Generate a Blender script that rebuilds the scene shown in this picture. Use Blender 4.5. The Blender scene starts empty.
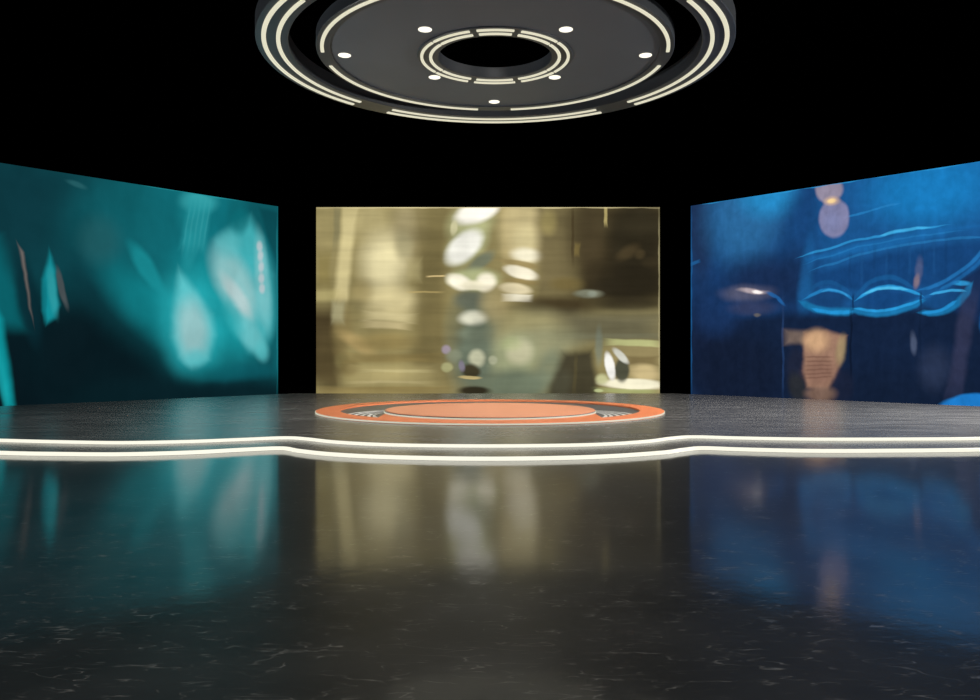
import bpy, bmesh, math
import numpy as np
from mathutils import Vector

S = bpy.context.scene
COL = S.collection
U = 1.5                       # metres per layout unit (eye height above the stage deck)
F = 815.0                     # focal length in pixels of a 980 px wide frame
HOR = 353.5                   # horizon row
STEP1, STEP2 = 0.040, 0.047   # deck riser and lower riser
DECK = STEP1 + STEP2          # deck height over the hall floor
CAMZ = (1 + DECK) * U
PI = math.pi


def lin(c):
    out = []
    for v in c:
        v = v / 255.0
        out.append(v / 12.92 if v <= 0.04045 else ((v + 0.055) / 1.055) ** 2.4)
    return tuple(out)


# ------------------------------------------------------------------ object helpers
def link(name, bm, mats, parent=None, smooth=None):
    me = bpy.data.meshes.new(name)
    bmesh.ops.recalc_face_normals(bm, faces=bm.faces)
    bm.to_mesh(me)
    bm.free()
    o = bpy.data.objects.new(name, me)
    COL.objects.link(o)
    for m in (mats if isinstance(mats, (list, tuple)) else [mats]):
        me.materials.append(m)
    if smooth is not None:
        me.set_sharp_from_angle(angle=math.radians(smooth))
        for p in me.polygons:
            p.use_smooth = True
    if parent is not None:
        o.parent = parent
    return o


def thing(name, label, cat, loc=(0, 0, 0), rotz=0.0, group=None):
    o = bpy.data.objects.new(name, None)
    COL.objects.link(o)
    o.empty_display_size = 0.3
    o.location = loc
    o.rotation_euler = (0, 0, rotz)
    o['label'] = label
    o['category'] = cat
    if group:
        o['group'] = group
    return o


def struct(name, bm, mat):
    o = link(name, bm, mat)
    o['kind'] = 'structure'
    return o


def add_box(bm, x0, x1, y0, y1, z0, z1):
    v = [bm.verts.new(p) for p in ((x0, y0, z0), (x1, y0, z0), (x1, y1, z0), (x0, y1, z0),
                                   (x0, y0, z1), (x1, y0, z1), (x1, y1, z1), (x0, y1, z1))]
    for f in ((0, 3, 2, 1), (4, 5, 6, 7), (0, 1, 5, 4), (1, 2, 6, 5), (2, 3, 7, 6), (3, 0, 4, 7)):
        bm.faces.new([v[i] for i in f])


def lathe(profile, n=192, closed=True):
    """Revolve a closed (r, z) profile round the z axis."""
    bm = bmesh.new()
    rings = []
    for i in range(n):
        a = 2 * PI * i / n
        rings.append([bm.verts.new((r * math.sin(a), r * math.cos(a), z)) for r, z in profile])
    m = len(profile)
    for i in range(n):
        A, B = rings[i], rings[(i + 1) % n]
        for j in range(m if closed else m - 1):
            k = (j + 1) % m
            bm.faces.new((A[j], A[k], B[k], B[j]))
    return bm


def disc_solid(r, z0, z1, bev=0.0, n=160):
    bm = bmesh.new()
    prof = [(r, z0), (r, z1 - bev), (r - bev, z1)] if bev else [(r, z0), (r, z1)]
    rings = [[bm.verts.new((rr * math.sin(2 * PI * i / n), rr * math.cos(2 * PI * i / n), z)) for i in range(n)]
             for rr, z in prof]
    for A, B in zip(rings, rings[1:]):
        for i in range(n):
            j = (i + 1) % n
            bm.faces.new((A[i], A[j], B[j], B[i]))
    bm.faces.new(rings[-1])
    bm.faces.new(list(reversed(rings[0])))
    return bm


def arc_bar(r, w, z0, z1, a0, a1):
    """Curved bar; angles in degrees from +Y (away from the camera) towards +X."""
    n = max(6, int(abs(a1 - a0) / 1.5))
    bm = bmesh.new()
    b = min(w, z1 - z0) * 0.28
    prof = [(r - w / 2, z1), (r - w / 2, z0 + b), (r - w / 2 + b, z0), (r + w / 2 - b, z0), (r + w / 2, z0 + b), (r + w / 2, z1)]
    secs = []
    for i in range(n + 1):
        a = math.radians(a0 + (a1 - a0) * i / n)
        secs.append([bm.verts.new((q * math.sin(a), q * math.cos(a), z)) for q, z in prof])
    m = len(prof)
    for A, B in zip(secs, secs[1:]):
        for j in range(m):
            k = (j + 1) % m
            bm.faces.new((A[j], A[k], B[k], B[j]))
    bm.faces.new(secs[0])
    bm.faces.new(list(reversed(secs[-1])))
    return bm


def catmull(pts, sub=10):
    P = [np.array(p, float) for p in pts]
    out = []
    for i in range(len(P) - 1):
        p0 = P[max(i - 1, 0)]
        p1, p2 = P[i], P[i + 1]
        p3 = P[min(i + 2, len(P) - 1)]
        for k in range(sub):
            t = k / sub
            out.append(0.5 * ((2 * p1) + (-p0 + p2) * t + (2 * p0 - 5 * p1 + 4 * p2 - p3) * t * t
                              + (-p0 + 3 * p1 - 3 * p2 + p3) * t ** 3))
    out.append(P[-1])
    return [tuple(p) for p in out]


def slab(outline, z0, z1):
    bm = bmesh.new()
    bot = [bm.verts.new((x, y, z0)) for x, y in outline]
    top = [bm.verts.new((x, y, z1)) for x, y in outline]
    n = len(outline)
    bm.faces.new(top)
    bm.faces.new(list(reversed(bot)))
    for i in range(n):
        j = (i + 1) % n
        bm.faces.new((bot[i], bot[j], top[j], top[i]))
    return bm


def ribbon(path, z0, z1, t):
    """Thin upright band that follows a plan path on its camera side."""
    bm = bmesh.new()
    P = [np.array(p) for p in path]
    secs = []
    for i, p in enumerate(P):
        d = P[min(i + 1, len(P) - 1)] - P[max(i - 1, 0)]
        d = d / np.linalg.norm(d)
        nrm = np.array((d[1], -d[0]))          # to the right of travel
        q = p + nrm * t
        b = t * 0.4
        qi = p + nrm * (t - b)
        secs.append([bm.verts.new((p[0], p[1], z0)), bm.verts.new((q[0], q[1], z0)), bm.verts.new((q[0], q[1], z1 - b)),
                     bm.verts.new((qi[0], qi[1], z1)), bm.verts.new((p[0], p[1], z1))])
    for A, B in zip(secs, secs[1:]):
        for j in range(5):
            k = (j + 1) % 5
            bm.faces.new((A[j], A[k], B[k], B[j]))
    bm.faces.new(secs[0])
    bm.faces.new(list(reversed(secs[-1])))
    return bm


# ------------------------------------------------------------------ materials
def new_mat(name):
    m = bpy.data.materials.new(name)
    m.use_nodes = True
    nt = m.node_tree
    return m, nt, nt.nodes['Principled BSDF']


def plain(name, col, rough=0.5, metal=0.0, spec=0.5, noise=0.0, scale=3.0):
    m, nt, b = new_mat(name)
    b.inputs['Roughness'].default_value = rough
    b.inputs['Metallic'].default_value = metal
    b.inputs['Specular IOR Level'].default_value = spec
    c = col
    if noise > 0:
        tc = nt.nodes.new('ShaderNodeTexCoord')
        nz = nt.nodes.new('ShaderNodeTexNoise')
        nz.inputs['Scale'].default_value = scale
        nz.inputs['Detail'].default_value = 5
        nt.links.new(tc.outputs['Object'], nz.inputs['Vector'])
        mx = nt.nodes.new('ShaderNodeMix')
        mx.data_type = 'RGBA'
        mx.inputs[6].default_value = tuple(v * (1 - noise) for v in c) + (1,)
        mx.inputs[7].default_value = tuple(v * (1 + noise) for v in c) + (1,)
        nt.links.new(nz.outputs['Fac'], mx.inputs[0])
        nt.links.new(mx.outputs[2], b.inputs['Base Color'])
    else:
        b.inputs['Base Color'].default_value = (*c, 1)
    return m


def glow(name, col, strength):
    m, nt, b = new_mat(name)
    b.inputs['Base Color'].default_value = (0.08, 0.08, 0.07, 1)
    b.inputs['Roughness'].default_value = 0.5
    b.inputs['Emission Color'].default_value = (*col, 1)
    b.inputs['Emission Strength'].default_value = strength
    return m


M_BLACK = plain('matte_black_paint', (0.0004, 0.0004, 0.0004), 1.0, spec=0.0)
M_METAL = plain('dark_ceiling_metal', (0.040, 0.045, 0.051), 0.42, metal=0.0, spec=0.6, noise=0.15, scale=1.2)
M_PANEL = plain('dark_ceiling_panel', (0.082, 0.096, 0.112), 0.48, metal=0.0, spec=0.5, noise=0.12, scale=0.8)
M_HOUSING = plain('screen_housing_plastic', (0.004, 0.004, 0.004), 0.6, spec=0.2)
M_ORANGE = plain('orange_lacquer', lin((229, 133, 88)), 0.5, spec=0.3, noise=0.05, scale=2.0)
M_ORANGE2 = plain('pale_orange_lacquer', lin((226, 154, 119)), 0.45, spec=0.3, noise=0.04, scale=2.0)
M_RECESS = plain('grey_recess_paint', (0.10, 0.10, 0.10), 0.4, noise=0.1, scale=2)
M_PALE = plain('pale_strip_finish', (0.80, 0.80, 0.78), 0.35)
M_TRIM = plain('dark_steel_trim', (0.05, 0.055, 0.06), 0.3)
M_LED_FLOOR = glow('warm_white_step_light', lin((255, 252, 234)), 1.0)
M_LED_POD = glow('warm_white_rim_light', lin((238, 236, 214)), 0.7)
M_LED_CEIL = glow('warm_white_ceiling_light', lin((234, 229, 202)), 0.88)
M_LENS = glow('spot_lens', lin((255, 250, 230)), 1.3)


def make_floor_mat():
    m, nt, b = new_mat('scuffed_dark_floor')
    N, L = nt.nodes, nt.links
    tc = N.new('ShaderNodeTexCoord')

    def noise(scale, detail, rough=0.5, dist=0.0, vec=None):
        n = N.new('ShaderNodeTexNoise')
        n.inputs['Scale'].default_value = scale
        n.inputs['Detail'].default_value = detail
        n.inputs['Roughness'].default_value = rough
        n.inputs['Distortion'].default_value = dist
        L.new(vec or tc.outputs['Object'], n.inputs['Vector'])
        return n.outputs['Fac']

    def ramp(x, a, b_, lo=0.0, hi=1.0):
        r = N.new('ShaderNodeMapRange')
        r.interpolation_type = 'SMOOTHSTEP'
        r.inputs[1].default_value = a
        r.inputs[2].default_value = b_
        r.inputs[3].default_value = lo
        r.inputs[4].default_value = hi
        L.new(x, r.inputs[0])
        return r.outputs[0]

    def math_(op, x, y):
        k = N.new('ShaderNodeMath')
        k.operation = op
        for i, v in enumerate((x, y)):
            if isinstance(v, (int, float)):
                k.inputs[i].default_value = v
            else:
                L.new(v, k.inputs[i])
        return k.outputs[0]

    # hairline scratches: crests of warped noise, broken up by a patch mask
    dirn = N.new('ShaderNodeMapping')
    dirn.inputs['Rotation'].default_value = (0, 0, math.radians(14))
    dirn.inputs['Scale'].default_value = (0.42, 1.5, 1)
    L.new(tc.outputs['Object'], dirn.inputs['Vector'])

    def veins(scale, width, dist, lo, hi, mscale):
        n = noise(scale, 2, 0.5, dist, dirn.outputs[0])
        d = math_('ABSOLUTE', math_('SUBTRACT', n, 0.5), 0)
        line = ramp(d, width, 0.0)
        return math_('MULTIPLY', line, ramp(noise(mscale, 3, 0.6), lo, hi))
    v1 = veins(3.0, 0.010, 0.25, 0.50, 0.68, 3.0)
    v2 = veins(7.5, 0.022, 0.2, 0.46, 0.68, 5.0)
    v = math_('MAXIMUM', math_('MULTIPLY', v1, 0.45), math_('MULTIPLY', v2, 0.8))
    cloud = noise(0.9, 6, 0.6)
    base = N.new('ShaderNodeMix'); base.data_type = 'RGBA'
    base.inputs[6].default_value = (0.014, 0.015, 0.016, 1)
    base.inputs[7].default_value = (0.028, 0.029, 0.030, 1)
    L.new(ramp(cloud, 0.3, 0.7), base.inputs[0])
    mix = N.new('ShaderNodeMix'); mix.data_type = 'RGBA'
    mix.inputs[7].default_value = (0.16, 0.156, 0.148, 1)
    L.new(v, mix.inputs[0]); L.new(base.outputs[2], mix.inputs[6])
    L.new(mix.outputs[2], b.inputs['Base Color'])
    b.inputs['Roughness'].default_value = 0.38
    r = math_('ADD', ramp(noise(1.7, 6, 0.65), 0.3, 0.7, 0.06, 0.09), math_('MULTIPLY', v, 0.15))
    b.inputs['Coat Weight'].default_value = 0.8
    b.inputs['Coat IOR'].default_value = 1.5
    L.new(r, b.inputs['Coat Roughness'])
    b.inputs['Specular IOR Level'].default_value = 0.42
    bp = N.new('ShaderNodeBump')
    bp.inputs['Strength'].default_value = 0.04
    bp.inputs['Distance'].default_value = 0.02
    L.new(noise(6.0, 6, 0.65), bp.inputs['Height'])
    L.new(bp.outputs[0], b.inputs['Normal'])
    L.new(bp.outputs[0], b.inputs['Coat Normal'])
    return m


def make_deck_mat():
    m, nt, b = new_mat('brushed_grey_stage_deck')
    N, L = nt.nodes, nt.links
    tc = N.new('ShaderNodeTexCoord')
    mp = N.new('ShaderNodeMapping')
    mp.inputs['Scale'].default_value = (0.5, 2.2, 1)
    L.new(tc.outputs['Object'], mp.inputs['Vector'])
    n = N.new('ShaderNodeTexNoise')
    n.inputs['Scale'].default_value = 1.6
    n.inputs['Detail'].default_value = 7
    n.inputs['Roughness'].default_value = 0.65
    L.new(mp.outputs[0], n.inputs['Vector'])
    rp = N.new('ShaderNodeMapRange')
    rp.inputs[1].default_value = 0.3
    rp.inputs[2].default_value = 0.7
    L.new(n.outputs['Fac'], rp.inputs[0])
    mx = N.new('ShaderNodeMix'); mx.data_type = 'RGBA'
    mx.inputs[6].default_value = (0.085, 0.084, 0.083, 1)
    mx.inputs[7].default_value = (0.18, 0.178, 0.174, 1)
    L.new(rp.outputs[0], mx.inputs[0])
    L.new(mx.outputs[2], b.inputs['Base Color'])
    r2 = N.new('ShaderNodeMapRange')
    r2.inputs[1].default_value = 0.3
    r2.inputs[2].default_value = 0.7
    r2.inputs[3].default_value = 0.17
    r2.inputs[4].default_value = 0.30
    b.inputs['Specular IOR Level'].default_value = 0.40
    L.new(n.outputs['Fac'], r2.inputs[0])
    L.new(r2.outputs[0], b.inputs['Roughness'])
    return m


M_FLOOR = make_floor_mat()
M_DECK = make_deck_mat()


# ------------------------------------------------------------------ screen pictures (node drawing)
class Picture:
    """Paints soft ellipses, boxes and strokes into one emission colour, in the screen's own metres."""

    def __init__(self, name, base, to_local, warp=0.0, warp_scale=(1, 1, 1)):
        self.m, self.nt, self.b = new_mat(name)
        self.N, self.L = self.nt.nodes, self.nt.links
        self.loc = to_local
        tc = self.N.new('ShaderNodeTexCoord')
        self.coord = tc.outputs['Object']
        self.raw = self.coord
        if warp > 0:
            mp = self.N.new('ShaderNodeMapping')
            mp.inputs['Scale'].default_value = warp_scale
            self.L.new(self.coord, mp.inputs['Vector'])
            nz = self.N.new('ShaderNodeTexNoise')
            nz.inputs['Scale'].default_value = 1.0
            nz.inputs['Detail'].default_value = 3
            self.L.new(mp.outputs[0], nz.inputs['Vector'])
            sb = self.N.new('ShaderNodeVectorMath'); sb.operation = 'SUBTRACT'
            sb.inputs[1].default_value = (0.5, 0.5, 0.5)
            self.L.new(nz.outputs['Color'], sb.inputs[0])
            sc = self.N.new('ShaderNodeVectorMath'); sc.operation = 'MULTIPLY'
            sc.inputs[1].default_value = (warp, 0, warp)
            self.L.new(sb.outputs[0], sc.inputs[0])
            ad = self.N.new('ShaderNodeVectorMath'); ad.operation = 'ADD'
            self.L.new(self.coord, ad.inputs[0]); self.L.new(sc.outputs[0], ad.inputs[1])
            self.coord = ad.outputs[0]
        rgb = self.N.new('ShaderNodeRGB')
        rgb.outputs[0].default_value = (*lin(base), 1)
        self.cur = rgb.outputs[0]

    def _affine(self, cx, cy, a, b, ang):
        c = np.array(self.loc(cx, cy))
        e = 0.5
        J = np.stack([(np.array(self.loc(cx + e, cy)) - np.array(self.loc(cx - e, cy))) / (2 * e),
                      (np.array(self.loc(cx, cy + e)) - np.array(self.loc(cx, cy - e))) / (2 * e)], axis=1)
        t = math.radians(ang)
        R = np.array([[math.cos(t), -math.sin(t)], [math.sin(t), math.cos(t)]])
        return c, J @ R @ np.diag([a, b])

    def _put(self, dist, col, op, soft):
        r = self.N.new('ShaderNodeMapRange')
        r.interpolation_type = 'SMOOTHSTEP'
        r.inputs[1].default_value = 1.0 + soft * 0.32
        r.inputs[2].default_value = 1.0 - soft * 0.68
        r.inputs[3].default_value = 0.0
        r.inputs[4].default_value = op
        self.L.new(dist, r.inputs[0])
        self.count = getattr(self, 'count', 0) + 1
        mx = self.N.new('ShaderNodeMix'); mx.data_type = 'RGBA'
        self.L.new(r.outputs[0], mx.inputs[0])
        self.L.new(self.cur, mx.inputs[6])
        mx.inputs[7].default_value = (*lin(col), 1)
        self.cur = mx.outputs[2]
        if self.count % 16 == 0:
            # orders the evaluation so that the long chain fits the shader stack
            ma = self.N.new('ShaderNodeVectorMath'); ma.operation = 'MULTIPLY_ADD'
            self.L.new(self.cur, ma.inputs[0])
            ma.inputs[1].default_value = (1e-9, 1e-9, 1e-9)
            self.L.new(self.coord, ma.inputs[2])
            self.coord = ma.outputs[0]

    def E(self, cx, cy, a, b, ang, col, op=1.0, soft=1.0):
        c, A = self._affine(cx, cy, a, b, ang)
        Um, s, _ = np.linalg.svd(A)
        if np.linalg.det(Um) < 0:
            Um[:, 1] *= -1
        mp = self.N.new('ShaderNodeMapping')
        mp.vector_type = 'TEXTURE'
        mp.inputs['Location'].default_value = (c[0], 0, c[1])
        # rotation about y turns x towards -z, hence the sign
        mp.inputs['Rotation'].default_value = (0, -math.atan2(Um[1, 0], Um[0, 0]), 0)
        mp.inputs['Scale'].default_value = (s[0], 1, s[1])
        self.L.new(self.coord, mp.inputs['Vector'])
        ln = self.N.new('ShaderNodeVectorMath'); ln.operation = 'LENGTH'
        self.L.new(mp.outputs[0], ln.inputs[0])
        self._put(ln.outputs['Value'], col, op, soft)

    def B(self, cx, cy, a, b, ang, col, op=1.0, soft=1.0):
        c, A = self._affine(cx, cy, a, b, ang)
        I = np.linalg.inv(A)
        axes = []
        for k in range(2):
            d = self.N.new('ShaderNodeVectorMath'); d.operation = 'DOT_PRODUCT'
            d.inputs[1].default_value = (I[k, 0], 0, I[k, 1])
            self.L.new(self.coord, d.inputs[0])
            s = self.N.new('ShaderNodeMath'); s.operation = 'SUBTRACT'
            self.L.new(d.outputs['Value'], s.inputs[0])
            s.inputs[1].default_value = float(I[k] @ c)
            ab = self.N.new('ShaderNodeMath'); ab.operation = 'ABSOLUTE'
            self.L.new(s.outputs[0], ab.inputs[0])
            axes.append(ab.outputs[0])
        mxm = self.N.new('ShaderNodeMath'); mxm.operation = 'MAXIMUM'
        self.L.new(axes[0], mxm.inputs[0]); self.L.new(axes[1], mxm.inputs[1])
        self._put(mxm.outputs[0], col, op, soft)

    def _math(self, op, a, b=None, c=None):
        k = self.N.new('ShaderNodeMath'); k.operation = op
        for i, v in enumerate((a, b, c)):
            if v is None:
                continue
            if isinstance(v, (int, float)):
                k.inputs[i].default_value = float(v)
            else:
                self.L.new(v, k.inputs[i])
        return k.outputs[0]

    def _lin(self, vec, off):
        d = self.N.new('ShaderNodeVectorMath'); d.operation = 'DOT_PRODUCT'
        d.inputs[1].default_value = (float(vec[0]), 0, float(vec[1]))
        self.L.new(self.coord, d.inputs[0])
        return self._math('SUBTRACT', d.outputs['Value'], float(off))

    def P(self, pts, col, op=1.0, soft=8.0):
        """Convex polygon with an edge SOFT pixels of the picture wide."""
        V = [np.array(self.loc(x, y)) for x, y in pts]
        c = sum(V) / len(V)
        px = np.linalg.norm(np.array(self.loc(pts[0][0], pts[0][1] + 1)) - V[0])
        cur = None
        for p, q in zip(V, V[1:] + V[:1]):
            e = (q - p) / np.linalg.norm(q - p)
            nn = np.array((e[1], -e[0]))
            if nn @ (c - p) > 0:
                nn = -nn
            nn = nn / (px * soft)
            d = self._lin(nn, nn @ p - 1.0)      # 1 on the edge, below 1 inside
            cur = d if cur is None else self._math('MAXIMUM', cur, d)
        self._put(cur, col, op, 1.0)

    def Q(self, p0, pm, p1, w, col, op=1.0, soft=0.9):
        """Bowed stroke from p0 over pm to p1, W pixels to each side, thinning at its ends."""
        a, m, b = (np.array(self.loc(*p)) for p in (p0, pm, p1))
        px = np.linalg.norm(np.array(self.loc(pm[0], pm[1] + 1)) - m)
        c = (a + b) / 2
        h = (b - a) / 2
        l2 = float(h @ h)
        nv = np.array((-h[1], h[0])) / math.sqrt(l2)
        um = float((m - c) @ h) / l2
        sag = float((m - c) @ nv) / max(0.2, 1 - um * um)
        u = self._lin(h / l2, (h / l2) @ c)
        v = self._lin(nv, nv @ c)
        u2 = self._math('MULTIPLY', u, u)
        d = self._math('ABSOLUTE', self._math('SUBTRACT', self._math('MULTIPLY_ADD', u2, sag, v), sag))
        d = self._math('DIVIDE', d, w * px)
        t = self._math('MAXIMUM', self._math('MULTIPLY_ADD', u2, 2.0, -1.3), 0.0)
        self._put(self._math('ADD', d, t), col, op, soft)

    def line(self, pts, w, col, op=1.0, soft=0.8):
        for (x0, y0), (x1, y1) in zip(pts, pts[1:]):
            l = math.hypot(x1 - x0, y1 - y0)
            self.E((x0 + x1) / 2, (y0 + y1) / 2, l * 0.62 + w, w, math.degrees(math.atan2(y1 - y0, x1 - x0)), col, op, soft)

    def finish(self, layers):
        """layers: (stretch, scale, amount) of the grain and streaks in the picture."""
        fac = None
        for st, scale, amount in layers:
            mp = self.N.new('ShaderNodeMapping')
            mp.inputs['Scale'].default_value = st
            self.L.new(self.raw, mp.inputs['Vector'])
            nz = self.N.new('ShaderNodeTexNoise')
            nz.inputs['Scale'].default_value = scale
            nz.inputs['Detail'].default_value = 4
            nz.inputs['Distortion'].default_value = 0.3
            self.L.new(mp.outputs[0], nz.inputs['Vector'])
            r = self.N.new('ShaderNodeMapRange')
            r.inputs[1].default_value = 0.3
            r.inputs[2].default_value = 0.7
            r.inputs[3].default_value = 1 - amount
            r.inputs[4].default_value = 1 + amount
            self.L.new(nz.outputs['Fac'], r.inputs[0])
            fac = r.outputs[0] if fac is None else self._math('MULTIPLY', fac, r.outputs[0])
        sc = self.N.new('ShaderNodeVectorMath'); sc.operation = 'SCALE'
        self.L.new(self.cur, sc.inputs[0]); self.L.new(fac, sc.inputs['Scale'])
        self.b.inputs['Base Color'].default_value = (0, 0, 0, 1)
        self.b.inputs['Specular IOR Level'].default_value = 0.0
        self.b.inputs['Roughness'].default_value = 0.6
        self.L.new(sc.outputs[0], self.b.inputs['Emission Color'])
        self.b.inputs['Emission Strength'].default_value = 1.0
        return self.m


# ------------------------------------------------------------------ screens: plan positions (layout units)
def unit(v):
    v = np.array(v, float)
    return v / np.linalg.norm(v)


LEFT_IN = np.array((-5.22, 20.1)); LEFT_DIR = unit((-0.887, -1.0))      # from the inner edge outwards
RIGHT_IN = np.array((4.945, 20.1)); RIGHT_DIR = unit((0.930, -1.0))
CEN_Y = 27.0
SIDE = 1.2                    # the angled screens stand this much further out than the deck edge below them
DROP = 0.45                   # metres by which the floor behind the stage lies lower
CEN_X0, CEN_X1 = (316 - 490) / F * CEN_Y, (660 - 490) / F * CEN_Y
SW = 8.65

# ------------------------------------------------------------------ stage
deck_front = catmull([(-11.3, 13.2), (-10.3, 11.7), (-8.9, 10.7), (-7.4, 10.0), (-5.76, 9.59), (-4.95, 9.42), (-4.2, 9.33), (-3.48, 9.46),
                      (-2.95, 9.68), (-2.49, 9.87), (-2.20, 9.75), (-1.75, 9.38), (-1.063, 9.10), (0, 9.0),
                      (1.10, 9.12), (1.80, 9.46), (2.18, 9.82), (2.5, 9.99), (3.01, 9.85), (3.82, 9.72), (4.8, 9.72), (5.89, 9.80),
                      (7.4, 10.15), (8.9, 10.8), (10.3, 11.8), (11.2, 13.1)])
step_front = catmull([(-11.7, 12.6), (-10.6, 11.1), (-9.1, 10.0), (-7.2, 9.3), (-5.3, 8.83), (-4.6, 8.73), (-3.93, 8.70), (-3.26, 8.86),
                      (-2.75, 9.12), (-2.36, 9.25), (-2.09, 8.99), (-1.65, 8.68), (-0.99, 8.45), (0, 8.33),
                      (1.05, 8.47), (1.84, 8.83), (2.15, 9.10), (2.42, 9.27), (2.81, 9.15), (3.53, 9.01), (4.4, 9.02), (5.48, 9.12),
                      (7.3, 9.5), (9.1, 10.2), (10.6, 11.2), (11.6, 12.6)])
step_front = [(x * 0.9886, y * 0.9886) for x, y in step_front]
lo = LEFT_IN + LEFT_DIR * SW
ro = RIGHT_IN + RIGHT_DIR * SW
INSET = 0.02
back = [(ro[0] - INSET, ro[1] - INSET), (RIGHT_IN[0] - INSET, RIGHT_IN[1] - INSET), (4.6, 20.42), (-4.9, 20.42),
        (LEFT_IN[0] + INSET, LEFT_IN[1] - INSET), (lo[0] + INSET, lo[1] - INSET)]


def sc(pts):
    return [(x * U, y * U) for x, y in pts]


# ------------------------------------------------------------------ hall shell
def room():
    X0, X1, Y0, Y1, ZT, t = -30 * U, 30 * U, -6 * U, 35 * U, 9.5 * U, 0.3
    hall = [(-24.0, -6.0), (24.0, -6.0), (24.0, -0.4), tuple(ro + 0.01), (RIGHT_IN[0], RIGHT_IN[1]), (4.6, 20.43),
            (-4.9, 20.43), (LEFT_IN[0], LEFT_IN[1]), (lo[0] - 0.01, lo[1] + 0.01), (-24.0, -1.0)]
    struct('floor', slab(sc(hall), -DROP, 0.0), M_FLOOR)
    bm = bmesh.new(); add_box(bm, X0, X1, Y0, Y1, -DROP - t, -DROP - 0.001); struct('floor', bm, M_FLOOR)
    bm = bmesh.new(); add_box(bm, X0, X1, Y0, Y1, ZT, ZT + t); struct('ceiling', bm, M_BLACK)
    bm = bmesh.new(); add_box(bm, X0, X1, Y1, Y1 + t, -DROP, ZT); struct('wall_back', bm, M_BLACK)
    bm = bmesh.new(); add_box(bm, X0 - t, X0, Y0, Y1, -DROP, ZT); struct('wall_left', bm, M_BLACK)
    bm = bmesh.new(); add_box(bm, X1, X1 + t, Y0, Y1, -DROP, ZT); struct('wall_right', bm, M_BLACK)


room()

stage = thing('stage', 'low dark grey stage with a wavy front and two lit steps, under all three screens', 'stage', (0, 14 * U, 0))


def local(pts, oy=14 * U):
    return [(x, y - oy) for x, y in pts]


back_in = back
lower_out = local(sc(step_front + back_in))
deck_out = local(sc(deck_front + back_in))
link('lower_step', slab(lower_out, 0.0, STEP2 * U), M_DECK, stage)
link('deck', slab(deck_out, STEP2 * U + 0.0005, DECK * U), M_DECK, stage)
o = link('step_light', ribbon(local(sc(deck_front)), STEP2 * U + 0.002, DECK * U - 0.003, 0.02), M_LED_FLOOR, stage)
o['label'] = 'warm white light band along the upper step'
o = link('step_light', ribbon(local(sc(step_front)), 0.004, STEP2 * U - 0.003, 0.02), M_LED_FLOOR, stage)
o['label'] = 'warm white light band along the lower step'

# ------------------------------------------------------------------ podium
PZ = DECK * U
pod = thing('round_podium', 'round orange two-tier podium with white lit rims in the middle of the stage', 'podium', (0, 14.27 * U, PZ))
R1, RR, ZT1 = 2.985 * U, 2.58 * U, 0.033 * U
BX = 1.69 * U
# orange ring with the front causeway left standing (plan boolean done by building the recess outline directly)
bm = bmesh.new()
n = 240


def ring_pt(r, i):
    a = 2 * PI * i / n
    return r * math.sin(a), r * math.cos(a)


outer_t = [bm.verts.new((*ring_pt(R1, i), ZT1)) for i in range(n)]
outer_b = [bm.verts.new((*ring_pt(R1, i), 0.0)) for i in range(n)]
inner_t = [bm.verts.new((*ring_pt(RR, i), ZT1)) for i in range(n)]
inner_b = [bm.verts.new((*ring_pt(RR, i), 0.0)) for i in range(n)]
for i in range(n):
    j = (i + 1) % n
    bm.faces.new((outer_t[i], outer_t[j], inner_t[j], inner_t[i]))
    bm.faces.new((outer_b[i], outer_b[j], outer_t[j], outer_t[i]))
    bm.faces.new((inner_b[i], inner_b[j], inner_t[j], inner_t[i]))
    bm.faces.new((outer_b[i], outer_b[j], inner_b[j], inner_b[i]))
link('outer_ring', bm, M_ORANGE, pod, smooth=40)
# causeway: straight-sided orange bridge from the inner disc to the front of the ring
bm = bmesh.new()
pts = [(-BX, -0.2 * U), (BX, -0.2 * U)]
a1 = math.asin(BX / (RR - 0.004))
for k in range(25):
    a = a1 - 2 * a1 * k / 24
    pts.append(((RR - 0.004) * math.sin(a), -(RR - 0.004) * math.cos(a)))
top = [bm.verts.new((x, y, ZT1 - 0.0005)) for x, y in pts]
bot = [bm.verts.new((x, y, 0.004)) for x, y in pts]
bm.faces.new(top); bm.faces.new(list(reversed(bot)))
for i in range(len(pts)):
    j = (i + 1) % len(pts)
    bm.faces.new((bot[i], bot[j], top[j], top[i]))
link('causeway', bm, M_ORANGE, pod)
o = link('recess_floor', disc_solid(RR - 0.003, 0.001, 0.012), M_RECESS, pod)
o['label'] = 'grey sunken crescent between the orange tiers'
link('rim_light', lathe([(R1 + 0.001, 0.010), (R1 + 0.015, 0.010), (R1 + 0.015, ZT1 - 0.006), (R1 + 0.001, ZT1 - 0.006)], 240), M_LED_POD, pod)
# inner raised disc
IC = -0.67 * U
RI, ZT2 = 1.74 * U, 0.075 * U
o = link('raised_disc', disc_solid(RI, 0.014, ZT2, 0.012, 200), M_ORANGE2, pod, smooth=35)
o.location = (0, IC, 0)
o = link('disc_trim', lathe([(RI + 0.001, 0.013), (RI + 0.012, 0.013), (RI + 0.012, ZT2 - 0.014), (RI + 0.001, ZT2 - 0.014)], 200), M_TRIM, pod)
o.location = (0, IC, 0)
o = link('rim_light', lathe([(RI + 0.013, ZT1 + 0.002), (RI + 0.03, ZT1 + 0.002), (RI + 0.03, ZT2 - 0.030), (RI + 0.013, ZT2 - 0.030)], 200), M_LED_POD, pod)
o.location = (0, IC, 0)
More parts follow.
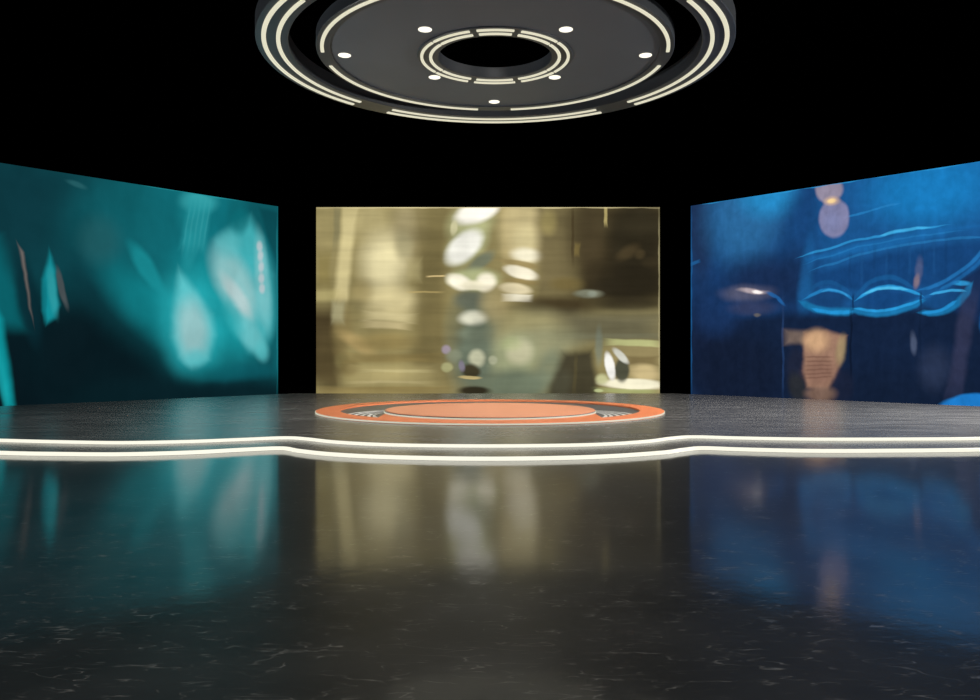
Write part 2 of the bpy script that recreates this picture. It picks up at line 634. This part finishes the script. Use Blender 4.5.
# pale curved strips fanning across the recess on each side of the causeway
for sgn in (-1, 1):
    for k, (ax, ay) in enumerate(((-1.725, -1.86), (-1.87, -1.72), (-2.03, -1.53), (-2.18, -1.29), (-2.32, -1.02))):
        p1 = np.array((ax, ay)) * 0.995
        p0 = np.array((-1.79 - 0.012 * k, -0.62 + 0.13 * k))
        bm = bmesh.new()
        secs = []
        for q in range(9):
            t = q / 8
            mid = p0 * (1 - t) + p1 * t + np.array((-0.10, 0.02)) * math.sin(PI * t)
            d = unit(p1 - p0)
            nr = np.array((-d[1], d[0])) * (0.004 + 0.030 * t)
            row = []
            for s2, z in ((-1, 0.013), (1, 0.013), (1, 0.021), (-1, 0.021)):
                p = (mid + nr * s2) * U
                row.append(bm.verts.new((p[0] * (1 if sgn < 0 else -1), p[1], z)))
            secs.append(row)
        for A, B in zip(secs, secs[1:]):
            for j in range(4):
                kk = (j + 1) % 4
                bm.faces.new((A[j], A[kk], B[kk], B[j]))
        bm.faces.new(secs[0]); bm.faces.new(list(reversed(secs[-1])))
        link('pale_strip', bm, M_PALE, pod)

# ------------------------------------------------------------------ ceiling lights
HC = 5.16 * U
RCX, RCY = 0.087 * U, 2.762 * HC
RZ = CAMZ + HC
ring = thing('ring_light', 'outermost black ceiling ring with two concentric warm white light strips', 'ceiling light', (RCX, RCY, RZ))
b = 0.012 * HC / 8
ro_, ri_, th = 0.7817 * HC, 0.6805 * HC, 0.052 * HC
link('ring_body', lathe([(ri_ + b, 0), (ro_ - b, 0), (ro_, b), (ro_, th), (ri_, th), (ri_, b)], 256), M_METAL, ring, smooth=30)
PR = 0.0045 * HC
for r, w in ((0.7557, 0.0140), (0.7112, 0.0128)):
    for a0, a1 in ((-35.8, 35.8), (48.3, 130), (142.5, 217.5), (-130, -48.3)):
        link('light_strip', arc_bar(r * HC, w * HC, -PR, 0.002, a0, a1), M_LED_CEIL, ring)

dl = thing('disc_light', 'dark round ceiling disc with a central hole and small spot lamps, hung inside the ring', 'ceiling light', (RCX, RCY, RZ))
rd = 0.594 * HC
rp = 0.548 * HC                 # recessed panel radius
hub_r, hole_r = 0.262 * HC, 0.192 * HC
up = 0.005 * HC
link('disc_body', lathe([(rp, 0), (rd - b, 0), (rd, b), (rd, 0.0375 * HC), (hole_r + 0.02, 0.0375 * HC), (hole_r + 0.02, up + 0.02), (rp, up + 0.02)], 224), M_METAL, dl, smooth=30)
link('panel', lathe([(hub_r - 0.05, up), (rp - 0.001, up), (rp - 0.001, up + 0.019), (hub_r - 0.05, up + 0.019)], 224), M_PANEL, dl, smooth=30)
for q in range(4):
    link('light_strip', arc_bar(0.5745 * HC, 0.0115 * HC, -PR, 0.002, 90 * q + 6.8, 90 * q + 83.4), M_LED_CEIL, dl)
hub = link('hub_ring', lathe([(hole_r + b, 0), (hub_r - b, 0), (hub_r, b), (hub_r, up + 0.004), (hole_r + 0.018, up + 0.004), (hole_r + 0.018, 0.037 * HC), (hole_r, 0.037 * HC), (hole_r, b)], 160), M_METAL, dl, smooth=30)
for r, w in ((0.2475, 0.0098), (0.2175, 0.0105)):
    for a0, a1 in ((-17.6, 17.6), (23.4, 56.6), (59.2, 90.8), (93.2, 125.2), (127.8, 161), (166.5, 193.5),
                   (199, 232.2), (234.8, 266.8), (269.2, 300.8), (303.4, 336.6)):
        link('light_strip', arc_bar(r * HC, w * HC, -PR, 0.002, a0, a1), M_LED_CEIL, hub)
SPOT_E = 430.0
for q in range(4):
    for r, a in ((0.309, 45 + 90 * q), (0.507, 90 * q)):
        x, y = r * HC * math.sin(math.radians(a)), r * HC * math.cos(math.radians(a))
        rs = 0.0215 * HC
        bm = lathe([(0.001, -0.018), (rs * 0.85, -0.016), (rs, -0.006), (rs, 0.004), (0.001, 0.004)], 32)
        sp = link('spot_lamp', bm, M_LENS, dl, smooth=50)
        y -= 0.016 * HC
        sp.location = (x, y, up - 0.002)
        ld = bpy.data.lights.new('spot_beam', 'SPOT')
        ld.energy = SPOT_E
        ld.color = (1.0, 0.95, 0.86)
        ld.spot_size = math.radians(123)
        ld.spot_blend = 0.7
        ld.shadow_soft_size = rs
        lo_ = bpy.data.objects.new('spot_beam', ld)
        COL.objects.link(lo_)
        lo_.parent = dl
        lo_.location = (x, y, up - 0.06)

# ------------------------------------------------------------------ screen builder
def screen(name, label, p_left, p_right, ztop, paint):
    """p_left/p_right: plan ends (layout units) of the lit face as seen from the hall."""
    L = np.array(p_left) * U
    R = np.array(p_right) * U
    w = np.linalg.norm(R - L)
    d = (R - L) / w
    ang = math.atan2(d[1], d[0])
    c = (L + R) / 2
    nrm = np.array((-d[1], d[0]))                 # away from the viewer
    c = c + nrm * 0.012
    H = (DECK + 1 + ztop) * U + DROP              # ztop measured from eye level
    t = thing(name, label, 'screen', (c[0], c[1], -DROP), ang)

    def to_local(px, py):
        kx, kz = (px - 490) / F, -(py - HOR) / F
        # ray (kx*s, s, CAMZ + kz*s) meets the face plane
        den = nrm @ np.array((kx, 1.0))
        s = (nrm @ c) / den
        X = np.array((kx * s, s))
        return float((X - c) @ d), float(CAMZ + kz * s + DROP)

    bm = bmesh.new()
    g = 0.008
    v = [bm.verts.new(p) for p in ((-w / 2 + g, 0, 0.06), (w / 2 - g, 0, 0.06), (w / 2 - g, 0, H - g), (-w / 2 + g, 0, H - g))]
    v2 = [bm.verts.new((q.co.x, 0.02, q.co.z)) for q in v]
    bm.faces.new(v); bm.faces.new(list(reversed(v2)))
    for i in range(4):
        bm.faces.new((v[i], v2[i], v2[(i + 1) % 4], v[(i + 1) % 4]))
    link('display_panel', bm, paint(to_local), t)
    bm = bmesh.new()
    add_box(bm, -w / 2, w / 2, 0.021, 0.22, 0.02, H)
    link('housing', bm, M_HOUSING, t)
    bm = bmesh.new()
    add_box(bm, -w * 0.45, w * 0.45, 0.03, 0.9, 0.0, 0.019)
    link('base_plate', bm, M_HOUSING, t)
    return t


def paint_center(loc):
    p = Picture('blurred_golden_picture', (142, 130, 86), loc, warp=0.16, warp_scale=(0.6, 1, 1.2))
    E, B, Ln = p.E, p.B, p.line
    # warm streaked half
    E(335, 225, 40, 45, 0, (158, 145, 98), .8)
    E(370, 222, 22, 22, 0, (194, 180, 128), .7)
    E(408, 232, 20, 40, 0, (160, 148, 110), .8)
    B(337, 225, 4, 26, 2, (128, 122, 88), .7, 1)
    B(324, 270, 7, 20, 0, (136, 122, 72), .7, 1)
    B(345, 258, 8, 60, 6, (214, 200, 146), .85, .95)
    E(384, 263, 26, 34, 0, (224, 212, 164), 1, 1)
    E(391, 301, 32, 17, 0, (214, 200, 150), .85, 1)
    B(431, 290, 19, 110, 0, (116, 104, 66), .85, 1)
    E(404, 245, 10, 16, 0, (158, 150, 112), .7, 1)
    B(414, 270, 8, 12, 0, (176, 164, 116), .6, 1)
    E(362, 292, 12, 14, 0, (166, 150, 100), .6, 1)
    B(389, 317, 26, 5, 3, (218, 204, 154), .6, .8)
    B(386, 325, 24, 4, 3, (210, 194, 146), .6, .8)
    B(325, 296, 14, 7, 0, (178, 166, 112), .6, .9)
    E(350, 308, 16, 9, -20, (128, 118, 78), .6, 1)
    B(322, 345, 14, 42, 0, (74, 63, 40), 1, .6)
    E(330, 362, 16, 34, 0, (88, 76, 48), .8, .8)
    E(342, 330, 12, 30, 0, (128, 112, 70), .7, 1)
    B(338, 312, 7, 12, 0, (178, 172, 132), .7, .9)
    E(358, 343, 22, 8, 30, (176, 152, 100), .8, 1)
    E(342, 361, 8, 9, 0, (122, 112, 72), .7, .8)
    E(350, 368, 12, 9, 0, (104, 90, 54), .7, .8)
    E(385, 342, 34, 10, 0, (150, 132, 82), .8, 1)
    E(425, 355, 18, 14, 0, (118, 106, 68), .8, 1)
    B(394, 376, 42, 11, 0, (172, 158, 108), .85, 1)
    B(398, 371, 34, 1.6, 0, (190, 178, 128), .6, 1)
    B(388, 382, 40, 1.4, 0, (192, 178, 130), .5, 1)
    B(400, 388, 50, 1.2, 0, (120, 104, 62), .5, 1)
    B(392, 358, 50, 5, 0, (142, 124, 76), .7, 1)
    B(380, 392, 68, 6, 0, (152, 134, 84), .7, .8)
    B(436, 276, 10, .9, 0, (226, 200, 140), .9, .6)
    B(425, 292, 18, 1, 0, (190, 168, 108), .6, .8)
    # green-grey column
    E(476, 345, 30, 62, 0, (104, 114, 96), 1, .8)
    E(455, 322, 12, 26, 0, (118, 112, 78), .6, 1)
    # pale lozenges
    E(471, 222, 27, 20, -30, (182, 184, 134), .8, .8)
    E(478, 211, 26, 12, -22, (255, 250, 236), 1, .55)
    E(454, 228, 4, 8, 10, (218, 212, 168), .8, .7)
    E(467, 246, 27, 17, -42, (184, 188, 138), .8, .7)
    E(464, 247, 24, 13.5, -42, (255, 253, 240), 1, .55)
    E(481, 262, 18, 7, -38, (116, 124, 104), .85, .8)
    E(474, 279, 27, 12, 0, (182, 188, 138), .85, .7)
    E(459, 282, 14, 8, 18, (250, 243, 218), 1, .7)
    E(486, 282, 11, 10, -30, (246, 238, 212), 1, .7)
    E(473, 285, 14, 5, 0, (236, 228, 198), .9, .7)
    E(470, 300, 18, 10, 0, (94, 100, 86), .85, .8)
    E(473, 318, 15, 8, 0, (220, 218, 194), 1, .9)
    E(470, 334, 14, 7, 0, (128, 138, 116), .7, 1)
    E(478, 334, 10, 14, 0, (100, 108, 90), .5, 1)
    # warm column
    B(511, 225, 10, 50, 0, (168, 150, 100), .8, .9)
    E(524, 228, 26, 46, 0, (200, 184, 134), .95, .7)
    E(526, 240, 15, 20, 0, (214, 200, 150), .8, 1)
    E(527, 255, 17, 8, 6, (236, 228, 198), 1, .8)
    E(520, 264, 24, 3.5, 10, (150, 132, 86), .9, .7)
    E(521, 273, 19, 6.5, 15, (234, 226, 200), 1, .5)
    E(522, 282, 22, 3, 6, (140, 122, 78), .8, .8)
    E(515, 289, 18, 6, 6, (228, 214, 174), 1, .6)
    B(517, 298, 16, 4, 2, (244, 236, 208), 1, .5)
    E(496, 305, 18, 20, 0, (176, 160, 112), .7, 1)
    # dark right side
    B(556, 250, 22, 62, 0, (108, 97, 66), .95, .8)
    E(548, 222, 10, 14, 0, (160, 146, 92), .6, 1)
    B(622, 252, 52, 60, 0, (60, 51, 33), 1, .6)
    E(592, 225, 26, 22, 0, (84, 74, 50), .7, 1)
    E(636, 240, 36, 46, 0, (45, 40, 28), .95, .8)
    E(628, 282, 48, 26, 0, (42, 37, 26), .95, .8)
    E(584, 240, 18, 40, 0, (74, 64, 44), .7, 1)
    E(566, 284, 18, 8, 0, (112, 97, 56), .7, 1)
    B(577.5, 250, 3, 7, 5, (122, 106, 62), .8, .9)
    E(640, 222, 24, 18, 0, (56, 50, 35), .7, 1)
    E(592, 250, 14, 30, 0, (72, 62, 42), .6, 1)
    E(600, 270, 16, 12, 0, (50, 43, 29), .6, 1)
    E(640, 254, 6, 5, -40, (80, 68, 45), .6, 1)
    E(650, 262, 10, 6, 0, (58, 50, 34), .6, 1)
    B(605.5, 214, 1.8, 12, 0, (178, 162, 106), .9, .8)
    B(573, 235, 1.5, 30, 0, (66, 54, 34), .6, .8)
    E(588, 294, 15, 4.5, 0, (126, 128, 108), .95, .8)
    E(592, 294, 5, 3, 0, (150, 158, 142), .6, 1)
    E(628, 252, 14, 7, -30, (78, 66, 44), .7, 1)
    E(556, 306, 46, 11, 0, (64, 53, 34), .9, .9)
    E(630, 304, 44, 8, 0, (52, 46, 32), .8, .9)
    # hazy belt
    B(606, 328, 80, 18, 0, (108, 103, 78), .95, 1)
    B(610, 336, 60, 3, 0, (122, 120, 94), .6, 1)
    E(530, 332, 40, 26, 0, (164, 156, 112), .85, .9)
    E(540, 345, 46, 20, -8, (150, 150, 116), .8, .9)
    E(515, 360, 26, 30, 0, (160, 166, 128), .85, .9)
    E(520, 352, 15, 14, -30, (200, 196, 160), .9, .8)
    E(512, 344, 12, 8, 0, (178, 186, 132), .5, 1)
    E(516, 386, 42, 20, 0, (110, 121, 100), .95, .8)
    E(550, 368, 16, 22, 30, (110, 122, 102), .7, .9)
    # dark doorway
    p.P([(562, 351), (594, 347), (604, 402), (544, 402), (548, 385)], (60, 56, 42), .95, 12)
    E(562, 385, 10, 16, 20, (74, 72, 56), .8, .9)
    B(575, 374, 2, 22, 3, (84, 76, 50), .6, .9)
    E(599, 346, 4.5, 20, 0, (122, 130, 114), .7, .9)
    # bright still life in the corner
    B(637, 370, 28, 30, 0, (148, 134, 92), .95, .25)
    B(634, 343, 28, 3.5, 2, (192, 194, 134), .9, .7)
    B(642, 361, 18, 5, 2, (112, 98, 64), .85, .8)
    E(645, 373, 17, 9, 10, (204, 184, 134), .9, .8)
    E(633, 384, 34, 6, 2, (248, 241, 210), 1, .5)
    E(622, 370, 8, 13, 0, (72, 74, 60), .95, .5)
    E(621, 356, 11, 4, 45, (212, 212, 200), .9, .6)
    E(610, 366, 5, 15, -12, (238, 236, 228), 1, .5)
    E(602, 379, 7, 6, 0, (200, 200, 150), .8, .8)
    B(628, 391, 31, 2.5, 2, (166, 172, 112), .8, .8)
    E(599, 391, 5, 2, 0, (196, 204, 146), .8, .7)
    # small glints
    E(477, 358, 9, 9, 0, (200, 200, 168), .95, .8)
    E(493, 360, 5, 5, 0, (176, 178, 148), .8, .7)
    E(446, 349.5, 5, 5, 0, (160, 146, 160), .85, .7)
    E(454, 356, 9, 7, 0, (140, 146, 122), .7, .8)
    E(447, 367, 6.5, 5, 0, (172, 170, 122), .9, .6)
    E(471, 371, 10, 8, 10, (62, 55, 36), .95, .6)
    E(462, 366, 3.5, 6, -10, (130, 122, 138), .85, .8)
    E(470, 377.5, 12, 2, 3, (204, 184, 126), .95, .6)
    E(474, 391, 18, 5, 0, (44, 37, 24), .95, .7)
    # bright last pixels at the edges
    B(488, 207.2, 172, 1.2, 0, (226, 212, 160), .75, .8)
    B(659.5, 300, 1.2, 94, 0, (206, 194, 146), .4, .8)
    return p.finish([((0.14, 1, 1.5), 1.0, 0.17), ((0.9, 1, 0.10), 0.6, 0.10), ((1, 1, 1), 0.4, 0.12)])


def paint_left(loc):
    p = Picture('blurred_teal_picture', (14, 74, 82), loc, warp=0.3, warp_scale=(0.5, 1, 0.5))
    E, B, Ln = p.E, p.B, p.line
    E(-60, 260, 120, 140, 0, (12, 46, 54), .8, 1)
    E(10, 210, 110, 74, 0, (13, 54, 62), .95, 1)
    E(95, 265, 40, 60, 0, (12, 54, 62), .8, 1)
    E(205, 225, 100, 70, 5, (16, 112, 122), .95, 1)
    E(130, 225, 70, 50, 0, (16, 92, 100), .6, 1)
    E(60, 400, 150, 110, 0, (8, 22, 28), 1, .7)
    E(60, 350, 60, 60, 0, (8, 28, 34), .8, 1)
    E(150, 306, 62, 26, 42, (16, 126, 134), .75, 1)
    E(222, 308, 62, 62, 0, (24, 148, 156), .95, 1)
    E(112, 395, 70, 50, 25, (8, 26, 32), .9, .8)
    E(150, 402, 80, 30, 5, (9, 30, 36), .9, 1)
    E(147, 268, 9, 32, -34, (26, 142, 150), .7, .7)
    E(268, 212, 30, 30, 0, (14, 84, 92), .9, .9)
    E(238, 218, 12, 28, -6, (14, 98, 106), .7, .9)
    E(190, 215, 14, 20, 0, (24, 128, 136), .5, 1)
    # rippled curtain above the first lobe
    E(199, 201, 20, 12, 5, (52, 158, 164), .9, .9)
    B(196, 226, 13, 26, 10, (36, 144, 152), .8, .6)
    E(190, 250, 8, 24, 10, (34, 144, 152), .6, .8)
    for k in range(5):
        B(186 + k * 5.2, 228 - k * 1.5, 1.1, 26, 10, (70, 172, 178), .2, 1)
    # first lobe, a drop
    P = p.P
    E(192, 326, 32, 56, -6, (38, 164, 172), .85, .8)
    P([(179, 268), (197, 289), (213, 314), (216, 336), (210, 360), (192, 369), (178, 358), (170, 338), (170, 316), (175, 288)], (88, 188, 193), .95, 12)
    E(192, 330, 17, 34, -6, (152, 196, 197), .9, .9)
    E(196, 358, 12, 10, 0, (76, 190, 196), .6, 1)
    # second lobe
    P([(216, 240), (228, 228), (251, 216), (264, 238), (275, 276), (275, 330), (262, 357), (248, 352), (232, 330), (215, 284)], (66, 174, 180), .95, 18)
    E(236, 284, 19, 44, -26, (140, 192, 193), .9, .8)
    E(237, 296, 8, 28, -32, (176, 199, 199), .85, .9)
    E(250, 334, 12, 22, -34, (104, 188, 192), .85, .8)
    E(228, 244, 14, 14, 0, (96, 184, 188), .6, 1)
    E(263, 282, 8, 50, -5, (120, 190, 193), .8, .8)
    E(262, 350, 8, 12, -10, (90, 190, 194), .6, .9)
    E(240, 222, 10, 14, 10, (14, 110, 118), .7, .9)
    P([(256, 208), (284, 212), (284, 290), (275, 268), (266, 236)], (11, 72, 80), .95, 6)
    E(279, 350, 6, 40, 6, (14, 92, 100), .8, .9)
    E(233, 318, 10, 24, -20, (44, 164, 170), .6, .9)
    for y, x in ((247, 259.5), (256.5, 260.5), (267, 261.5), (278, 262), (288.5, 262.5)):
        E(x, y, 3.4, 5.8, 0, (192, 200, 205), .75, .9)
    E(215, 372, 30, 10, 0, (18, 118, 126), .6, 1)
    E(232, 404, 130, 33, -3, (9, 34, 40), 1, .9)
    E(245, 372, 40, 10, -4, (12, 90, 100), .6, 1)
    E(180, 405, 80, 24, 5, (8, 30, 36), .9, .9)
    B(277.3, 300, 1.0, 92, 0, (30, 130, 138), .5, .8)
    # leaves in the dark part
    P([(-20, 225), (2, 235), (22, 290), (30, 330), (-20, 330)], (11, 100, 108), .85, 22)
    E(28, 300, 12, 50, -12, (10, 42, 50), .85, .7)
    P([(49, 250), (56, 272), (61, 305), (57, 318), (47, 325), (42, 310), (41, 280)], (20, 142, 152), 1, 7)
    E(53, 292, 5, 26, -10, (56, 164, 170), .55, .9)
    E(45, 300, 3, 22, 0, (12, 110, 120), .6, .9)
    E(72, 348, 30, 42, 20, (9, 26, 32), .85, .7)
    P([(17, 243), (23, 252), (33, 320), (29, 308)], (118, 108, 102), .9, 4)
    E(62, 288, 3.5, 22, -16, (78, 84, 86), .8, .7)
    P([(-6, 300), (4, 318), (16, 408), (4, 408), (-6, 360)], (14, 146, 154), .95, 8)
    E(2, 380, 5, 40, -8, (30, 176, 182), .4, .9)
    E(76, 184, 12, 3, 20, (40, 96, 102), .7, .9)
    E(100, 240, 24, 26, 0, (42, 92, 96), .4, 1)
    Ln([(110, 179.5), (180, 190.5), (278, 206)], 1.2, (36, 142, 150), .8, .8)
    return p.finish([((1, 1, 1), 0.6, 0.10), ((1.0, 1, 0.3), 1.4, 0.05)])


def paint_right(loc):
    p = Picture('blue_glasses_picture', (24, 60, 108), loc, warp=0.22, warp_scale=(0.9, 1, 0.9))
    E, B, Ln = p.E, p.B, p.line
    E(700, 230, 16, 60, 0, (30, 48, 80), .9, 1)
    E(744, 215, 42, 56, 10, (44, 106, 158), .95, 1)
    E(766, 192, 32, 28, 0, (38, 138, 198), .95, 1)
    E(800, 240, 22, 60, 10, (24, 70, 122), .7, 1)
    B(920, 250, 118, 130, 0, (27, 86, 144), .9, .25)
    E(930, 188, 74, 42, -8, (26, 122, 188), 1, 1)
    E(795, 280, 16, 40, 0, (22, 46, 82), .8, 1)
    E(806, 280, 8, 46, 6, (30, 96, 156), .8, .9)
    E(762, 282, 46, 30, 0, (24, 42, 76), .9, 1)
    # lower dark half
    B(840, 364, 170, 56, 0, (20, 35, 62), 1, .3)
    E(700, 345, 40, 60, 0, (22, 32, 56), .9, 1)
    E(735, 375, 60, 50, 0, (19, 29, 50), .95, .8)
    E(890, 400, 120, 40, 0, (18, 30, 52), .8, 1)
    E(715, 315, 26, 24, 0, (26, 54, 98), .7, 1)
    # bowl of the big glass
    Q, P = p.Q, p.P
    Q((842, 218), (870, 210), (900, 204), 1.2, (40, 128, 192), .7)
    P([(804, 258), (870, 240), (942, 226), (990, 224), (990, 236), (890, 250), (812, 271)], (28, 102, 166), .85, 6)
    P([(812, 272), (890, 251), (990, 237), (990, 246), (962, 276), (926, 297), (900, 304), (850, 292), (810, 294)], (22, 66, 118), .95, 9)
    P([(990, 250), (990, 330), (930, 300), (962, 276)], (22, 44, 82), .95, 10)
    Q((800, 257), (868, 238), (945, 225), 1.4, (48, 150, 212), .75)
    Q((880, 235), (904, 230), (930, 227), 1.6, (72, 186, 240), .7)
    Q((812, 270), (890, 248), (990, 236), 1.4, (40, 122, 184), .6)
    Q((806, 263), (870, 245), (960, 231), 1.0, (40, 126, 190), .45)
    Q((992, 236), (964, 268), (918, 290), 2.2, (36, 116, 182), .8)
    Q((990, 250), (960, 278), (905, 303), 2.2, (30, 102, 166), .7)
    for k in range(9):
        B(850 + 12 * k, 270 - 1.6 * k, 1.6, 20, 2, (32, 86, 142) if k % 2 else (20, 58, 104), .3, 1)
    # out-of-focus lamp
    E(829, 189, 15, 14, 0, (152, 142, 162), .95, .3)
    E(834, 218, 15.5, 20, 0, (132, 132, 168), .95, .25)
    E(832, 222, 10, 12, 0, (122, 130, 172), .5, 1)
    E(832, 201, 9, 5, -4, (200, 170, 150), .9, .8)
    E(832, 201, 5, 2.6, -4, (242, 208, 150), 1, .8)
    # tumbler rims
    E(806, 292, 9, 18, 0, (30, 94, 152), .7, 1)
    E(828, 300, 22, 10, 0, (24, 64, 112), .9, .6)
    Q((808, 291), (828, 282.5), (850, 294), 2.6, (27, 88, 144), .6)
    Q((804, 299), (828, 290.5), (853, 300), 2.0, (38, 130, 194), .85)
    Q((822, 292), (836, 291), (848, 297), 1.2, (60, 160, 220), .6)
    Q((800, 302), (830, 311), (856, 311), 4.2, (28, 118, 172), .9)
    Q((812, 308), (832, 312), (854, 311), 2.0, (38, 152, 220), .8)
    E(887, 299, 30, 10, -4, (22, 68, 122), .9, .6)
    Q((853, 300), (878, 279), (915, 288), 3.0, (27, 92, 150), .7)
    Q((856, 300), (888, 287), (922, 296), 2.2, (46, 156, 220), .9)
    Q((864, 294), (886, 288), (908, 289), 1.4, (84, 194, 240), .8)
    Q((851, 310), (888, 312.5), (924, 301), 4.2, (28, 120, 176), .9)
    Q((853, 308.5), (886, 310), (922, 300), 1.6, (44, 158, 224), .8)
    E(944, 298, 20, 9, -24, (24, 74, 128), .9, .6)
    Q((919, 314), (950, 308), (972, 284), 4.0, (28, 120, 176), .9)
    Q((922, 314), (940, 310), (956, 301), 2.0, (38, 148, 216), .8)
    Q((930, 294), (948, 290.5), (966, 292), 1.5, (62, 170, 228), .85)
    E(962, 283.5, 9, 3, 4, (46, 154, 216), .95, .8)
    Q((940, 288), (950, 284), (960, 282), 1.6, (34, 110, 172), .7)
    B(853, 302, 1.2, 9, 0, (18, 48, 88), .8, .9)
    B(920.5, 300, 1.2, 9, 0, (18, 48, 88), .8, .9)
    # glass walls
    B(851, 352, 1.2, 44, 0, (14, 24, 44), .8, .8)
    B(783, 345, 1.2, 52, 0, (34, 58, 98), .8, .8)
    B(920, 352, 1.2, 44, 0, (16, 30, 54), .6, .8)
    E(913.5, 343, 3.5, 12, 0, (78, 90, 116), .8, .9)
    E(934, 368, 18, 24, 0, (46, 58, 86), .7, 1)
    # warm lit tumbler
    B(796, 337, 12, 8, 0, (122, 104, 94), .85, .9)
    E(796, 366, 11, 22, 0, (32, 38, 58), .9, .8)
    p.P([(803, 331), (826, 329), (847, 336), (843, 360), (836, 378), (828, 390), (806, 388), (802, 370)], (156, 120, 100), .95, 6)
    E(816, 341, 14, 13, 0, (212, 170, 130), .9, 1)
    E(841, 350, 6, 16, 6, (160, 142, 104), .7, .9)
    E(820, 372, 18, 16, 0, (128, 94, 82), .6, 1)
    for k in range(6):
        B(818, 357 + 4 * k, 15, .9, -3, (112, 80, 68), .55, .8)
    E(842, 388, 12, 20, 10, (26, 34, 56), .95, .7)
    E(798, 388, 10, 18, -15, (44, 46, 48), .8, .8)
    E(820, 394, 16, 9, 0, (132, 104, 88), .8, .8)
    # glinting tumbler base and rim
    E(746, 293, 27, 9, -2, (88, 90, 114), .85, 1)
    E(752, 291, 15, 3, 4, (188, 172, 176), .9, .9)
    E(757.5, 291.5, 5.5, 2, 2, (255, 246, 242), 1, .7)
    E(752, 308, 25, 8, 0, (54, 62, 94), .8, .9)
    E(757, 315, 4, 2.5, 0, (104, 100, 96), .8, .9)
    Ln([(768, 293), (777, 297), (783, 304)], 2, (34, 96, 160), .85, .8)
    # brown stem, flame and a blue base
    B(962, 345, 9, 58, 9, (54, 58, 86), .7, .9)
    E(918.5, 271, 4, 15, 4, (90, 98, 132), .6, .9)
    E(916.5, 281, 3, 8, 8, (146, 124, 130), .7, .9)
    E(970, 406, 34, 12.5, -6, (30, 122, 200), 1, .3)
    E(985, 322, 6, 14, 0, (28, 98, 164), .8, .8)
    Ln([(691, 205.3), (740, 198), (800, 189), (860, 180), (920, 170.5), (985, 160.5)], 1.2, (44, 152, 214), .7, .8)
    B(691.2, 300, 1.0, 92, 0, (30, 100, 160), .6, .8)
    B(694, 263, 6, 1.6, -20, (34, 100, 160), .7, .8)
    return p.finish([((1.0, 1, 0.8), 3.0, 0.12), ((1.6, 1, 0.15), 1.2, 0.07)])


screen('video_screen', 'large frontal screen showing a blurred golden picture, behind the podium', (CEN_X0, CEN_Y), (CEN_X1, CEN_Y), (HOR - 207) / F * CEN_Y, paint_center)
screen('video_screen', 'angled screen showing blurred teal light shapes at one end of the stage', tuple(lo * SIDE), tuple(LEFT_IN * SIDE), 147.2 / F * 20.1 * SIDE, paint_left)
screen('video_screen', 'angled screen showing blue drinking glasses at one end of the stage', tuple(RIGHT_IN * SIDE), tuple(ro * SIDE), 147.8 / F * 20.1 * SIDE, paint_right)

# ------------------------------------------------------------------ added fill lamps out of view, for brightness only
def area(name, loc, target, size, energy, col=(1, 1, 1), spread=180):
    ld = bpy.data.lights.new(name, 'AREA')
    ld.shape = 'DISK'
    ld.size = size
    ld.energy = energy
    ld.color = col
    ld.spread = math.radians(spread)
    o = bpy.data.objects.new(name, ld)
    COL.objects.link(o)
    o.location = loc
    o.rotation_euler = (Vector(target) - Vector(loc)).to_track_quat('-Z', 'Y').to_euler()
    return o


area('added_hall_fill', (0, -3, 12.5), (0, 9, 0), 5.0, 1500, (1.0, 0.97, 0.92))  # added fill that brightens the hall floor, no real fixture
area('added_side_fill', (-13.2, 17.5, 0.6), (RCX - 1.5, RCY + 1, RZ), 1.2, 260, (0.95, 0.98, 1.0), 90)  # added fill that lifts the underside of the ceiling disc
area('added_side_fill', (17.5, 15.5, 6.0), (10, 20, 0.2), 1.5, 2600, (1.0, 0.97, 0.93), 140)  # added fill that brightens the right of the deck

# ------------------------------------------------------------------ world, camera, view
w = bpy.data.worlds.new('dark_hall')
S.world = w
w.use_nodes = True
w.node_tree.nodes['Background'].inputs[0].default_value = (0, 0, 0, 1)
w.node_tree.nodes['Background'].inputs[1].default_value = 0.0

cd = bpy.data.cameras.new('camera')
cam = bpy.data.objects.new('camera', cd)
COL.objects.link(cam)
cam.location = (0, 0, CAMZ)
cam.rotation_euler = (PI / 2, 0, 0)
cd.sensor_width = 36.0
cd.lens = 36.0 * F / 980.0
cd.shift_y = (HOR - 350.0) / 980.0
cd.clip_start = 0.05
cd.clip_end = 300
S.camera = cam
vs = S.view_settings
vs.view_transform = 'Standard'
vs.look = 'None'
vs.exposure = 0.0
vs.gamma = 1.0
vs.use_curve_mapping = False
